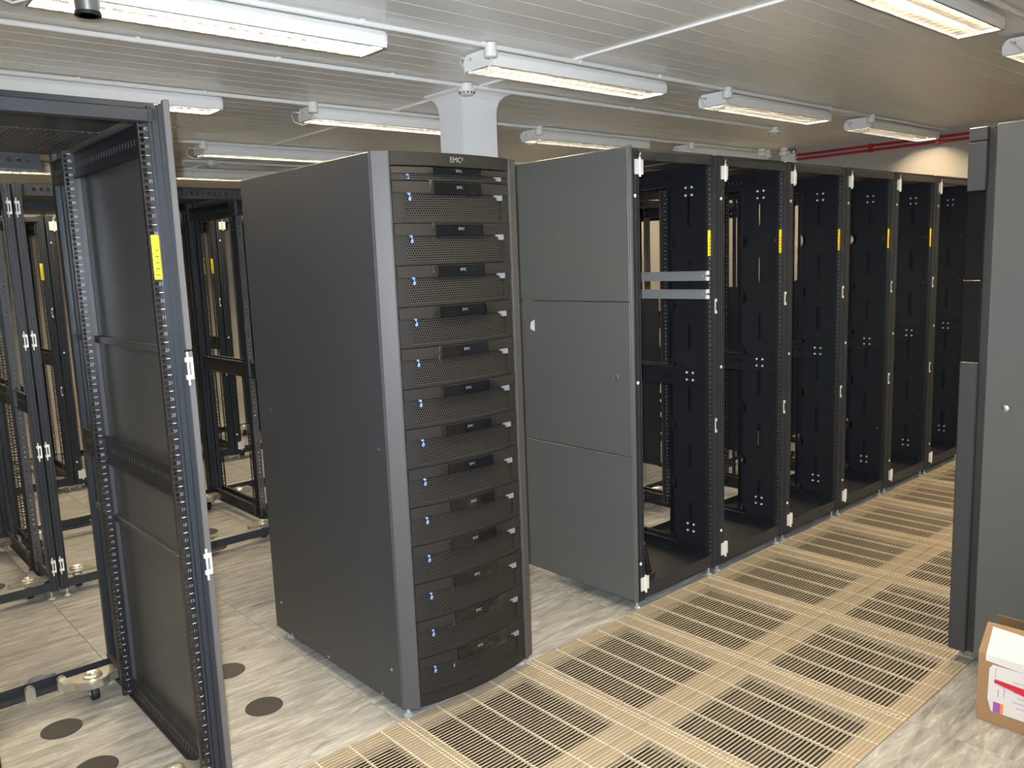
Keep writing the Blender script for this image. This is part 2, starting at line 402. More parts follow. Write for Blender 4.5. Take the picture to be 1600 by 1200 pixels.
# red pipes and boxes on the far wall
for z, w in ((2.452,'upper'),(2.412,'lower')):
    t = thing('red_pipe', f'{w} of two thin red pipes along the cream wall under the ceiling', 'pipe', (X1-0.022,0,z))
    obj('pipe', MB().cyl((0,-3.6,0), 0.012, 5.62, 'y', 10).mesh('pipe', M['red'], smooth=True), t)
    for y in (1.3,0.72,0.05,-0.8,-1.7,-2.6): obj('collar', MB().box(-0.017,0.022,-0.018,0.018,-0.018,0.018).mesh('collar', M['red'], 0.003), t, (0,y,0))
t = thing('junction_box', 'grey junction box with cable glands at the end of the red pipes', 'junction box', (X1-0.001,2.08,2.36))
obj('body', MB().box(-0.07,0.0,-0.06,0.08,0.0,0.11).mesh('body', M['conduit'], 0.005), t)
for k in range(3): obj('gland', MB().lathe([(0.022,0),(0.026,0.01),(0.026,0.03),(0.018,0.05)], n=14).mesh('gland', M['steel'], smooth=True), t, (-0.035,-0.035+k*0.045,0.108))
for k, (x, y) in enumerate(((5.95,2.05),(5.98,2.25),(5.80,2.2))):
    tag(obj('ceiling_can', MB().lathe([(0.03,-0.075),(0.045,-0.07),(0.048,-0.04),(0.034,-0.03),(0.034,0.0)], n=18).mesh('ceiling_can', M['conduit'], smooth=True), None, (x,y,ZT)), 'small white ceiling can beside the grey junction box at the red pipes', 'sensor', 'ceiling cans by the junction box')

# ------------------------------------------------------------------ open racks
W, D, H = 0.60, 1.07, 2.0
HU = 0.04445; RZ = 0.085
def post_mesh(sx, sy):
    # grooved steel corner post, outer corner at the origin, extends to +sx,+sy
    pr = [(0,0),(0.012,0),(0.012,0.005),(0.019,0.005),(0.019,0),(0.036,0),(0.036,0.006),(0.043,0.006),(0.043,0.0),(0.050,0.0),(0.050,0.016),(0.036,0.020),(0.036,0.045),(0.014,0.045),(0.014,0.060),(0,0.060)]
    k = 1.0 if (sx > 0 and sy > 0) else 0.70
    p = [(x*sx*k, y*sy) for x, y in pr]
    if sx*sy < 0: p.reverse()
    return MB().prism(p, 0.045, H-0.012, 'z').mesh('post', M['black'])
posts = {(sx,sy): post_mesh(sx,sy) for sx in (1,-1) for sy in (1,-1)}
slim = MB().prism([(0,0),(-0.020,0),(-0.020,-0.030),(0,-0.030)], 0.045, H-0.012, 'z').mesh('post', M['black'], 0.002)
def ladder(x0, x1, hx0, hx1, hole, z0, n, pitch, first, y0, y1, zt):
    g = MB(); g.box(x0,hx0,y0,y1,z0,zt); g.box(hx1,x1,y0,y1,z0,zt)
    z = z0
    for i in range(n):
        c = first(i) if callable(first) else z0+first+i*pitch
        if c-hole/2 > z: g.box(hx0,hx1,y0,y1,z,c-hole/2)
        z = c+hole/2
    g.box(hx0,hx1,y0,y1,z,zt)
    return g
def rail_mesh(s):
    # s=+1: right-hand rail (inner edge at x=-0.0), extends to +x; hole column next to the inner edge
    zt = RZ+42*HU+0.01
    f = lambda i: RZ+(i//3)*HU+(0.00635,0.02222,0.0381)[i%3]
    a = (0.0,0.037) if s > 0 else (-0.037,0.0)
    h = (0.004,0.0135) if s > 0 else (-0.0135,-0.004)
    g = ladder(a[0],a[1],h[0],h[1],0.0095,RZ-0.01,126,0,f,0.0,0.002,zt)
    if s > 0: g.box(0.0,0.002,0.002,0.014,RZ-0.01,zt)
    else: g.box(-0.002,0.0,0.002,0.014,RZ-0.01,zt)
    return g.mesh('rail', M['rail'])
rails = {1: rail_mesh(1), -1: rail_mesh(-1)}
def flange_mesh():
    # upright support strip behind the rail (plane x,z) with a column of small holes
    g = MB(); n = 75
    z0, zt = RZ-0.01, RZ+42*HU+0.01
    g.box(-0.018,-0.0035,0.0,0.002,z0,zt); g.box(0.0035,0.018,0.0,0.002,z0,zt); z = z0
    for i in range(n):
        c = RZ+0.012+i*0.025; g.box(-0.0035,0.0035,0.0,0.002,z,c-0.0035); z = c+0.0035
    g.box(-0.0035,0.0035,0.0,0.002,z,zt)
    return g.mesh('flange', M['flange'])
flange = flange_mesh()
# unit numbers
glyph = {}
for n in range(1, 43):
    glyph[n] = text_mesh(str(n), 0.0125, M['mark'])
def marks_mesh(xc):
    vs, fs = [], []
    for n in range(1, 43):
        z = RZ+(n-0.5)*HU; me = glyph[n]; o = len(vs)
        vs += [(v.co.x+xc, -0.0008, v.co.y+z) for v in me.vertices]; fs += [tuple(o+i for i in p.vertices) for p in me.polygons if abs(p.normal.z) > 0.5]
    g = MB(); g.add(vs, fs)
    for n in range(0, 43):
        z = RZ+n*HU; g.box(xc-0.006,xc+0.006,-0.0008,0.0,z-0.0009,z+0.0009)
    me = bpy.data.meshes.new('unit_numbers'); me.from_pydata(g.v, [], g.f); me.materials.append(M['mark']); return me
marks = {1: marks_mesh(0.0205), -1: marks_mesh(-0.0205)}
# beams
def beam_x(y0, y1, z0, z1, holes=True, name='beam'):
    g = MB(); g.box(0.05,W-0.05,y0,y1,z0,z1)
    return g
front_top = MB().prism([(0.0,H-0.052),(0.012,H-0.056),(0.030,H-0.048),(0.030,H-0.008),(0.014,H-0.004),(0.010,H-0.018),(0.0,H-0.022)], 0.012, W-0.012, 'x').mesh('top_beam', M['black'])
def holed_beam_x(y0, y1, z0, z1, name):
    zc = (z0+z1)/2; g = MB(); g.box(0.05,W-0.05,y0,y1,z0,zc-0.008); g.box(0.05,W-0.05,y0,y1,zc+0.008,z1)
    x = 0.05
    for i in range(15):
        c = 0.085+i*0.0305; g.box(x,c-0.007,y0,y1,zc-0.008,zc+0.008); x = c+0.007
    g.box(x,W-0.05,y0,y1,zc-0.008,zc+0.008)
    return g.mesh(name, M['black'])
rear_top = holed_beam_x(D-0.012, D-0.004, H-0.064, H-0.006, 'top_beam')
bot_front = MB().prism([(0.004,0.050),(0.052,0.050),(0.052,0.058),(0.010,0.058),(0.010,0.105),(0.004,0.108)], 0.02, W-0.02, 'x').mesh('bottom_beam', M['black'])
bot_rear = MB().prism([(D-0.050,0.050),(D-0.004,0.050),(D-0.004,0.092),(D-0.010,0.092),(D-0.010,0.058),(D-0.050,0.058)], 0.02, W-0.02, 'x').mesh('bottom_beam', M['black'])
def side_brace(z0, z1, y0=0.05, y1=None, slots=True, nm='side_brace'):
    y1 = y1 or D-0.05
    zc = (z0+z1)/2; g = MB(); h = 0.009
    if not slots: g.box(0.0,0.012,y0,y1,z0,z1)
    else:
        g.box(0.0,0.006,y0,y1,z0,zc-h); g.box(0.0,0.006,y0,y1,zc+h,z1); y = y0
        n = int((y1-y0-0.06)/0.025)
        for i in range(n):
            c = y0+0.04+i*0.025; g.box(0.0,0.006,y,c-0.005,zc-h,zc+h); y = c+0.005
        g.box(0.0,0.006,y,y1,zc-h,zc+h)
        g.box(0.006,0.016,y0,y1,z0,z0+0.004); g.box(0.006,0.016,y0,y1,z1-0.004,z1)
    return g.mesh(nm, M['black_in'])
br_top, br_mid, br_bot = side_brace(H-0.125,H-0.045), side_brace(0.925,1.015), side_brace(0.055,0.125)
roof_g = MB(); roof_g.box(0.012,W-0.012,0.03,0.50,H-0.012,H-0.006); roof_g.box(0.012,W-0.012,D-0.10,D-0.004,H-0.012,H-0.006)
for i in range(40): roof_g.box(0.018+i*0.0145,0.026+i*0.0145,0.50,D-0.10,H-0.014,H-0.006)
roof_m = roof_g.mesh('roof', M['panel_in'])
hinge_g = MB(); hinge_g.box(-0.026,0.0,-0.006,0.0,-0.030,0.030); hinge_g.box(0.004,0.028,-0.004,0.001,-0.030,0.030); hinge_g.cyl((0.002,-0.007,-0.040), 0.0055, 0.078, 'z', 10)
hinge_m = hinge_g.mesh('hinge', M['hinge'])
pin_m = MB().tube([(0.002,-0.007,0.0),(0.002,-0.007,0.042),(0.004,-0.006,0.052),(0.012,-0.004,0.056)], 0.0035, 6).mesh('hinge_pin', M['zinc'], smooth=True)
strike_g = MB(); strike_g.box(-0.005,0.005,-0.006,0.0,0.020,0.034); strike_g.box(-0.005,0.005,-0.006,0.0,-0.034,-0.020); strike_g.box(-0.005,-0.002,-0.004,0.0,-0.020,0.020)
strike_m = strike_g.mesh('strike_plate', M['hinge'])
rh = MB(); rh.box(-0.010,0.010,-0.008,0.0,0.018,0.030); rh.box(-0.010,0.010,-0.008,0.0,-0.030,-0.018); rh.box(0.005,0.010,-0.008,0.0,-0.018,0.018); rh.cyl((-0.004,-0.008,-0.045),0.003,0.090,'z',8)
rear_hinge = rh.mesh('rear_hinge', M['hinge'])
bolt_m = MB().lathe([(0.0075,0),(0.0075,-0.003),(0.004,-0.005)], ax='y', n=10).mesh('bolt', M['hinge'], smooth=True)
sticker_g = MB().box(-0.011,0.011,-0.0015,0.0,-0.058,0.058); sticker_m = sticker_g.mesh('sticker', M['yellow'])
g = MB(); 
for k in range(5): g.box(-0.007+0.001*k,0.006,-0.0019,-0.0014,-0.048+k*0.016,-0.044+k*0.016)
sticker_print = g.mesh('sticker_print', M['yellow_print'])
foot_m = MB().lathe([(0.014,0.0),(0.016,0.003),(0.012,0.008),(0.005,0.010),(0.005,0.062)], n=12).mesh('levelling_foot', M['foot'], smooth=True)
# caster: zinc bracket across the corner with round boss, wheel below
g = MB()
out = [(-0.10,0.050),(-0.10,0.0),(-0.065,-0.012),(-0.05,-0.035),(-0.015,-0.052),(0.02,-0.052),(0.05,-0.03),(0.085,-0.022),(0.085,0.050)]
g.prism(out, 0.088, 0.094, 'z'); 
for a, b in zip(out[1:-1], out[2:]):
    if a[0] == b[0]: continue
    g.prism([a, b, (b[0],b[1]+0.003), (a[0],a[1]+0.003)], 0.064, 0.088, 'z')
g.lathe([(0.034,0.094),(0.033,0.101),(0.026,0.104),(0.016,0.101),(0.014,0.096)], (0,0.0,0), n=20)
bracket_m = g.mesh('caster_bracket', M['zinc'], smooth=True)
g = MB(); g.lathe([(0.012,-0.014),(0.026,-0.013),(0.029,-0.008),(0.029,0.008),(0.026,0.013),(0.012,0.014)], (0,0,0.0295), 'x', 18)
wheel_m = g.mesh('wheel', M['rubber'], smooth=True)
g = MB(); g.box(-0.018,-0.015,-0.014,0.014,0.026,0.088); g.box(0.015,0.018,-0.014,0.014,0.026,0.088); g.cyl((-0.019,0,0.0295),0.006,0.038,'x',8); fork_m = g.mesh('fork', M['steel'])
# slotted cable channel (plane y,z)
def channel_mesh(x, y0, y1, zz0, zz1):
    g = MB(); yc = (y0+y1)/2; n = 20
    nslot = 6; cell = (zz1-zz0)/nslot; t = 0.004
    for k in range(nslot):
        a, b = zz0+k*cell, zz0+(k+1)*cell; zc = (a+b)/2; hw, hh = 0.011, 0.070
        inner, outer = [], []
        for q in range(n):
            th = 2*PI*q/n; c, s = math.cos(th), math.sin(th)
            iz = (hh-hw)*(1 if s > 1e-6 else (-1 if s < -1e-6 else 0)) + hw*s
            inner.append((yc+hw*c, zc+iz))
            k_ = max(abs(c), abs(s)); outer.append((yc+(y1-y0)/2*c/k_, zc+cell/2*s/k_))
        vs = [(x,)+p for p in outer]+[(x,)+p for p in inner]+[(x+t,)+p for p in outer]+[(x+t,)+p for p in inner]
        fs = []
        for q in range(n):
            w = (q+1) % n
            fs += [(q,w,n+w,n+q),(2*n+q,3*n+q,3*n+w,2*n+w),(n+q,n+w,3*n+w,3*n+q)]
        g.add(vs, fs)
    g.box(x,x+0.030,y0,y0+0.003,zz0,zz1); g.box(x,x+0.030,y1-0.003,y1,zz0,zz1)
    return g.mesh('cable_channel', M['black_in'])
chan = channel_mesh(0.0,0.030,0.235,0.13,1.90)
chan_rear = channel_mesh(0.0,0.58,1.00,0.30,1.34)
g = MB()
for z in (0.235,0.20,0.99,0.955,1.86,1.825):
    for y in (0.115,0.150): g.cyl((-0.004,y,z),0.0055,0.004,'x',8)
chan_screws = g.mesh('channel_screws', M['hinge'])
dots = MB()
for i in range(42): dots.cyl((0.0285,-0.0012,RZ+(i+0.5)*HU),0.0022,0.0014,'y',6)
rail_dots = dots.mesh('rail_dots', M['mark'])
tray_g = MB().box(0.02,W-0.02,0.02,0.50,0.058,0.064); tray_g.box(0.02,W-0.02,0.497,0.50,0.064,0.10)
tray_m = tray_g.mesh('base_tray', M['black_in'])
shelf_beam = holed_beam_x(0.70,0.708,0.925,1.0,'cross_beam')
base_beam = holed_beam_x(0.52,0.528,0.064,0.13,'cross_beam')

def rack(name, label, loc, rz=0.0, group=None, front=True, rear=True, detail=2, channels=False, hinges=True, tray=False, slim_rear=False):
    t = thing(name, label, 'server rack', loc, rz, group)
    obj('post', posts[(1,1)], t, (0,0,0)); obj('post', posts[(-1,1)], t, (W,0,0)); obj('post', posts[(1,-1)], t, (0,D,0)); obj('post', slim if slim_rear else posts[(-1,-1)], t, (W,D,0))
    obj('top_beam', front_top, t); obj('top_beam', rear_top, t); obj('bottom_beam', bot_front, t); obj('bottom_beam', bot_rear, t)
    for bm_ in (br_top, br_mid, br_bot):
        obj('side_brace', bm_, t, (0.018,0,0)); obj('side_brace', bm_, t, (W-0.018,D,0), PI)
    obj('roof', roof_m, t)
    for y, fac in ((0.012,1),(0.745,1)):
        r1 = obj('rail', rails[1], t, (0.540,y,0)); r2 = obj('rail', rails[-1], t, (0.060,y,0))
        if detail >= 2:
            obj('unit_numbers', marks[1], r1); obj('unit_numbers', marks[-1], r2)
        if y > 0.5:
            obj('flange', flange, t, (0.581,y+0.035,0)); obj('flange', flange, t, (0.019,y+0.035,0))
    if detail >= 1:
        for (x, y) in ((0.03,0.03),(W-0.03,0.03),(0.03,D-0.03),(W-0.03,D-0.03)): obj('levelling_foot', foot_m, t, (x,y,0))
        for (x, y, a) in ((0.105,0.95,0),(W-0.105,0.95,0)) + (() if tray else ((0.105,0.125,PI),(W-0.105,0.125,PI))):
            b = obj('caster_bracket', bracket_m, t, (x,y,0), a); obj('wheel', wheel_m, b); obj('fork', fork_m, b)
    if hinges:
        for z in (H-0.083,0.118):
            h = obj('hinge', hinge_m, t, (0.048,0.001,z)); 
            if z > 1: obj('hinge_pin', pin_m, h)
        for z in (1.31,0.745): obj('strike_plate', strike_m, t, (W-0.012,0.0,z))
        for z in (1.80,1.02,0.215): obj('bolt', bolt_m, t, (0.022,0.0,z))
    s = obj('sticker', sticker_m, t, (0.5565,0.0112,1.60)); obj('sticker_print', sticker_print, s)
    if rear:
        for x in (0.012,W-0.012):
            for z in (1.88,1.27,0.74,0.17): obj('rear_hinge', rear_hinge, t, (x,D,z), PI)
    if channels:
        for x, a in ((W-0.030,0),(0.030,1)):
            c = obj('cable_channel', chan, t, (x,0,0)) if a == 0 else obj('cable_channel', chan, t, (x,0.32,0), PI)
            obj('channel_screws', chan_screws, c)['kind'] = 'stuff'
        obj('cable_channel', chan_rear, t, (W-0.030,0,0))
        for r in [o for o in t.children if o.name.startswith('rail')]: obj('rail_dots', rail_dots, r, (0.0 if r.location.x > 0.3 else -0.057,0,0))
    if tray: obj('base_tray', tray_m, t)
    return t

# side panels made of three leaves
def panel_leaves(parent, x, face, zs, y0, y1, mat_, edge, lock=True, bev=0.002):
    # face=-1: outside looks to -x ; panel occupies x..x+0.010
    out_ = []
    for k in range(3):
        me = MB().box(x,x+0.016,y0,y1,zs[k]+0.0015,zs[k+1]-0.0015).mesh('panel_leaf', mat_, bev)
        out_.append(obj('panel_leaf', me, parent))
    return out_

# front row, along the vented tiles
ORD = ('first','second','third','fourth','fifth','sixth','seventh')
XR, PIT, YR = 1.252, 0.61, -0.012
row1 = []
for k in range(7):
    row1.append(rack('server_rack', f'empty black rack along the vented tiles, {ORD[k]} from the grey-panelled end', (XR+k*PIT,YR,0), 0, 'front row of empty black racks', detail=2 if k < 3 else 1, channels=True, rear=False, tray=True))
lv = panel_leaves(row1[0], -0.017, -1, (0.048,0.70,1.365,H-0.002), 0.004, D, M['panel'], None)
obj('lock', MB().lathe([(0.013,0),(0.013,-0.004),(0.008,-0.006),(0.0075,-0.004),(0.0,-0.004)], ax='x', n=18).mesh('lock', M['steel'], smooth=True), lv[1], (-0.017,0.085,1.042))
obj('panel_trim', MB().box(-0.017,0.0,-0.006,0.004,0.048,H).mesh('panel_trim', M['panel_edge'], 0.001), row1[0])

# the near rack at the left, with its side panel seen from inside
near_rack = rack('server_rack', 'empty black rack with one side panel, standing alone beside the charcoal cabinet', (-1.214,-0.002,0), 0, None, detail=2, rear=False, hinges=False, slim_rear=True)
lv = panel_leaves(near_rack, W, 1, (0.048,0.715,1.345,H-0.002), 0.004, D, M['panel_in'], None)
for a, b in ((0.048,1.345),(1.350,H+0.004)):
    obj('panel_trim', MB().box(W+0.002,W+0.019,-0.012,0.004,a,b).mesh('panel_trim', M['panel_edge'], 0.002), near_rack)
for z in (0.715,1.345): obj('panel_lip', MB().box(W-0.014,W,0.06,D-0.06,z-0.012,z+0.012).mesh('panel_lip', M['panel_in'], 0.002), near_rack)
for z in (1.30,0.745):
    obj('rear_hinge', rear_hinge, near_rack, (W+0.004,-0.012,z))
# latch brackets on the rear bottom beam
g = MB(); g.box(-0.016,0.016,-0.02,0.0,0.055,0.098); g.lathe([(0.016,-0.022),(0.016,0.0)],(0,0,0.098),'y',12); latch_m = g.mesh('stabiliser_bracket', M['zinc'], smooth=True)
for x in (0.30,0.405): obj('stabiliser_bracket', latch_m, near_rack, (x,D-0.05,-0.01))
obj('beam_clip', MB().prism([(0.28,0.090),(0.36,0.090),(0.40,0.092),(0.40,0.100),(0.37,0.098),(0.352,0.112),(0.318,0.112),(0.305,0.098)], D-0.006,D-0.003,'y').mesh('beam_clip', M['steel']), near_rack)

# second row, backs turned to us, and third row
for k in range(-3, 9):
    rack('server_rack', 'empty black rack in the second row, behind the white pillar and front racks', (0.062+k*PIT+W,2.12+D,0), PI, 'second row of empty black racks', detail=1 if k < 6 else 0, hinges=False)
for k in range(-3, 8):
    rack('server_rack', 'empty black rack in the farthest row, beyond the second row', (0.075+k*PIT,4.31,0), 0, 'farthest row of empty black racks', detail=1, rear=False)

# ------------------------------------------------------------------ charcoal cabinet with disk shelves
EX0, EX1, ED, EZ0, EZ1 = 0.010, 0.602, 0.945, 0.045, 1.908
e = thing('storage_cabinet', 'tall closed charcoal storage cabinet filled with perforated disk shelves', 'storage cabinet', (0,0,0))
for s, x in ((0,EX0),(1,EX1-0.014)):
    p = obj('side_panel', MB().box(x,x+0.014,0.0,ED,EZ0,EZ1).mesh('side_panel', M['emc'], 0.002), e)
    if s == 0:
        sc_m = MB().lathe([(0.006,0),(0.006,-0.002),(0.003,-0.003)], ax='x', n=10).mesh('screw', M['steel'], smooth=True)
        for (y, z) in ((0.05,0.95),(0.835,1.00),(0.05,0.17),(0.88,0.17),(0.12,0.055),(0.50,0.06),(0.80,0.055)): obj('screw', sc_m, p, (EX0,y,z))
obj('top_panel', MB().box(EX0+0.014,EX1-0.014,0.0,ED,EZ1-0.012,EZ1).mesh('top_panel', M['emc']), e)
obj('back_panel', MB().box(EX0+0.014,EX1-0.014,ED-0.012,ED-0.002,EZ0,EZ1-0.012).mesh('back_panel', M['bezel']), e)
obj('bottom_panel', MB().box(EX0+0.014,EX1-0.014,0.0,ED-0.012,EZ0,EZ0+0.012).mesh('bottom_panel', M['bezel']), e)
BX0, BX1 = 0.060, 0.545; BC = (BX0+BX1)/2; BH = (BX1-BX0)/2
def cy(x): return -0.048-0.030*(1-((x-BC)/BH)**2)
poL = [(EX0,0.0),(EX0+0.003,-0.010),(0.050,-0.046),(0.056,-0.046),(0.056,0.0)]
poR = [(0.549,0.0),(0.549,-0.046),(0.555,-0.047),(0.598,-0.028),(EX1,-0.018),(EX1,0.0)]
obj('front_post', MB().prism(poL, EZ0, EZ1, 'z').mesh('front_post', M['emc_post']), e)
obj('front_post', MB().prism(poR, EZ0, EZ1, 'z').mesh('front_post', M['emc_post']), e)
def curved(x0, x1, z0, z1, front, back, n=14, ztop_tilt=0.0):
    g = MB(); vs = []; fs = []
    for i in range(n+1):
        x = x0+(x1-x0)*i/n; y = cy(x)
        vs += [(x,y+front,z0),(x,y+front+ztop_tilt,z1),(x,back if back is not None else y+front+0.006,z1),(x,back if back is not None else y+front+0.006,z0)]
    for i in range(n):
        a, b = i*4, i*4+4
        fs += [(a,b,b+1,a+1),(a+1,b+1,b+2,a+2),(a+2,b+2,b+3,a+3),(a+3,b+3,b,a)]
    fs += [(0,1,2,3),(n*4+3,n*4+2,n*4+1,n*4)]
    return g.add(vs, fs)
capo = obj('top_cap', curved(BX0-0.003,BX1+0.003,EZ1-0.042,EZ1,0.0,0.01).mesh('top_cap', M['bezel'], smooth=True), e)
tm_ = text_mesh('EMC²', 0.024, M['logo'])
obj('lettering', tm_, capo, (BC-0.005,cy(BC)-0.0006,EZ1-0.021), rot=(PI/2,0,0))
U0 = 0.090
obj('plinth', curved(BX0-0.003,BX1+0.003,EZ0+0.003,U0-0.003,0.006,0.01).mesh('plinth', M['bezel'], smooth=True), e)
for (x, y) in ((0.045,0.015),(0.565,0.01),(0.05,ED-0.05),(0.56,ED-0.05)): obj('levelling_foot', MB().lathe([(0.018,0.0),(0.020,0.006),(0.012,0.012),(0.007,0.014),(0.007,0.050)], n=14).mesh('levelling_foot', M['foot'], smooth=True), e, (x,y,0))
for (x, y) in ((0.06,0.12),(0.55,0.12),(0.06,ED-0.15),(0.55,ED-0.15)): obj('wheel', wheel_m, e, (x,y,0))
# shelf fronts
UH = (EZ1-0.044-U0)/40.0
def shelf_parts(h):
    P = {}
    z1 = h-0.0025; zb = z1-(0.036 if h > 0.08 else 0.020)
    g = curved(BX0,BX1,zb,z1,0.0,0.01,14,0.002)                       # upper band
    gl = curved(BX0,BX0+0.040,0.0,zb,0.004,0.01,3); gr = curved(BX1-0.040,BX1,0.0,zb,0.004,0.01,3)
    gb = curved(BX0+0.040,BX1-0.040,0.0,0.010,0.003,0.01,12) if h > 0.08 else None
    for q in (gl, gr, gb):
        if q: g.add(q.v, q.f)
    P['bezel'] = g.mesh('bezel', M['bezel'], smooth=True)
    P['grille'] = curved(BX0+0.040,BX1-0.040,0.010 if h > 0.08 else 0.001,zb,0.008,0.012,14).mesh('grille', M['perf'], smooth=True)
    wz0, wz1 = (zb-0.004, z1-0.003) if h > 0.08 else (zb-0.003, z1-0.001)
    P['window'] = curved(BC-0.098,BC+0.098,wz0,wz1,-0.0035,None,8).mesh('window', M['glass'], smooth=True)
    P['latch'] = MB().tube([(0,0,0.010),(0.001,-0.008,0.004),(0.002,-0.009,-0.006),(0.001,-0.006,-0.014)] if h > 0.08 else [(0,0,0.006),(0.001,-0.007,0.002),(0.001,-0.006,-0.008)], 0.0045, 8).mesh('latch', M['blue'], smooth=True)
    P['clip'] = MB().prism([(-0.018,0.0),(0.018,0.0),(0.018,-0.018),(-0.002,-0.018),(-0.006,-0.008),(-0.018,-0.006)] if h > 0.08 else [(-0.016,0.0),(0.016,0.0),(0.016,-0.013),(-0.002,-0.013),(-0.006,-0.004),(-0.016,-0.003)], -0.006, 0.002, 'y').mesh('clip', M['silver'])
    P['zb'] = zb; P['z1'] = z1
    return P
P3, P1 = shelf_parts(3*UH), shelf_parts(UH)
small_logo = text_mesh('EMC', 0.013, M['logo'])
shelf_body = {h: MB().box(0.064,0.541,0.012,0.62,0.004,h-0.006).mesh('chassis', M['steel'], 0.002) for h in (3*UH, UH)}
def film_mesh(i, zb, z1):
    rnd = random.Random(i*13+5); vs = []; fs = []; nx, nz = 16, 5
    xa, xb = BC-0.115-rnd.uniform(0,0.02), BC+0.112+rnd.uniform(0,0.03); za, zt = zb-0.010-rnd.uniform(0,0.004), z1+rnd.uniform(-0.002,0.004)
    for a in range(nx+1):
        for b in range(nz+1):
            x = xa+(xb-xa)*a/nx; z = za+(zt-za)*b/nz
            k = 0.002+rnd.uniform(0,0.0025)+(0.010*rnd.random() if a in (0,nx) else 0.0); 
            if a in (0,nx): z += rnd.uniform(-0.007,0.007)
            vs.append((x, cy(x)-0.0045-k, z+rnd.uniform(-0.001,0.001)))
    for a in range(nx):
        for b in range(nz):
            p = a*(nz+1)+b; fs.append((p,p+nz+1,p+nz+2,p+1))
    g = MB(); g.add(vs, fs); return g.mesh('protective_film', M['film'], smooth=True)
z = U0
ORD13 = ('lowest','second from the bottom','third from the bottom','fourth from the bottom','fifth from the bottom','sixth from the bottom','middle one','sixth below the thin top shelf','fifth below the thin top shelf','fourth below the thin top shelf','third below the thin top shelf','second below the thin top shelf','just below the thin top shelf')
for i in range(14):
    h = 3*UH if i < 13 else UH; P = P3 if i < 13 else P1
    lab = f'black perforated disk shelf in the charcoal cabinet, {ORD13[i]}' if i < 13 else 'thin black perforated shelf under the top cap of the charcoal cabinet'
    t = thing('disk_shelf', lab, 'disk shelf', (0,0,z), 0, 'disk shelves in the charcoal cabinet')
    obj('chassis', shelf_body[h], t)
    bz = obj('bezel', P['bezel'], t); obj('grille', P['grille'], t)
    w = obj('window', P['window'], t)
    obj('lettering', small_logo, w, (BC,cy(BC)-0.0042,(P['zb']+P['z1'])/2), rot=(PI/2,0,0))
    obj('latch', P['latch'], t, (BX0+0.056,cy(BX0+0.056)+0.009,P['zb']-0.010))
    obj('clip', P['clip'], t, (BX1-0.058,cy(BX1-0.058)+0.006,P['zb']-0.001))
    obj('protective_film', film_mesh(i, P['zb'], P['z1']), t)
    z += h
# paper tag
tag(obj('paper_tag', MB().prism([(0.0,0.0),(0.030,0.010),(0.026,0.040),(0.0,0.055)], -0.001, 0.0, 'x').mesh('paper_tag', M['paper']), None, (XR-0.0165,0.575,1.222)), 'small white paper tag on the grey side panel behind the charcoal cabinet', 'tag')

# ------------------------------------------------------------------ loose rack hardware in the first rack
def slide(z, label):
    t = thing('slide_rail', label, 'slide rail', (XR+0.5355,YR+0.008,z), 0, 'steel slide rails')
    g = MB(); g.box(-0.004,0.0,0.0,0.46,-0.022,0.022); g.box(-0.012,-0.004,0.0,0.46,0.018,0.022); g.box(-0.012,-0.004,0.0,0.46,-0.022,-0.018); g.box(-0.009,-0.004,0.02,0.44,-0.008,0.008)
    obj('arm', g.mesh('arm', M['arm']), t)
    g = MB(); g.box(-0.006,0.014,-0.002,0.006,0.004,0.022); g.box(-0.006,0.014,-0.002,0.006,-0.022,-0.004); obj('end_clip', g.mesh('end_clip', M['hinge']), t)
    g = MB(); g.box(-0.010,0.004,0.44,0.452,-0.026,0.026); obj('coupler', g.mesh('coupler', M['hinge']), t)
    g = MB(); g.box(-0.003,0.0,0.452,0.70,-0.020,0.018); g.box(-0.030,-0.003,0.46,0.70,-0.022,-0.018); obj('rear_bracket', g.mesh('rear_bracket', M['arm']), t)
    obj('tether', MB().tube([(-0.008,0.445,-0.026),(-0.010,0.455,-0.04),(-0.012,0.50,-0.062),(-0.012,0.56,-0.072),(-0.010,0.64,-0.070)], 0.0025, 6).mesh('tether', M['zinc'], smooth=True), t)
slide(1.452, 'upper of two steel slide rails bolted inside the first rack')
slide(1.368, 'lower of two steel slide rails bolted inside the first rack')
t = thing('cable_bracket', 'loose black slotted bracket leaning on the tray of the first rack', 'bracket', (XR+0.23,YR+0.12,0.0645), 0.35)
g = MB(); sh = Matrix.Rotation(math.radians(-24), 4, 'Y')
q = MB(); q.box(-0.022,-0.012,-0.006,0.006,0.012,0.20); q.box(0.012,0.022,-0.006,0.006,0.012,0.20)
for i in range(9): q.box(-0.012,0.012,-0.006,0.006,0.012+i*0.0222,0.020+i*0.0222)
g.add([tuple(sh @ Vector(v)) for v in q.v], q.f); obj('slotted_bar', g.mesh('slotted_bar', M['rail']), t)
obj('base', MB().box(-0.10,0.03,-0.02,0.02,0.0,0.018).mesh('base', M['rail'], 0.002), t)
tag(obj('cable_coil', MB().tube([(0.06*math.cos(a), 0.012*math.sin(a*0.5), 0.062+0.055*math.sin(a)) for a in [k*2*PI/20 for k in range(20)]], 0.006, 8).mesh('cable_coil', M['coil'], smooth=True), None, (XR+0.14,YR+0.16,0.0645)), 'loop of black cable standing on the tray of the first rack', 'cable')

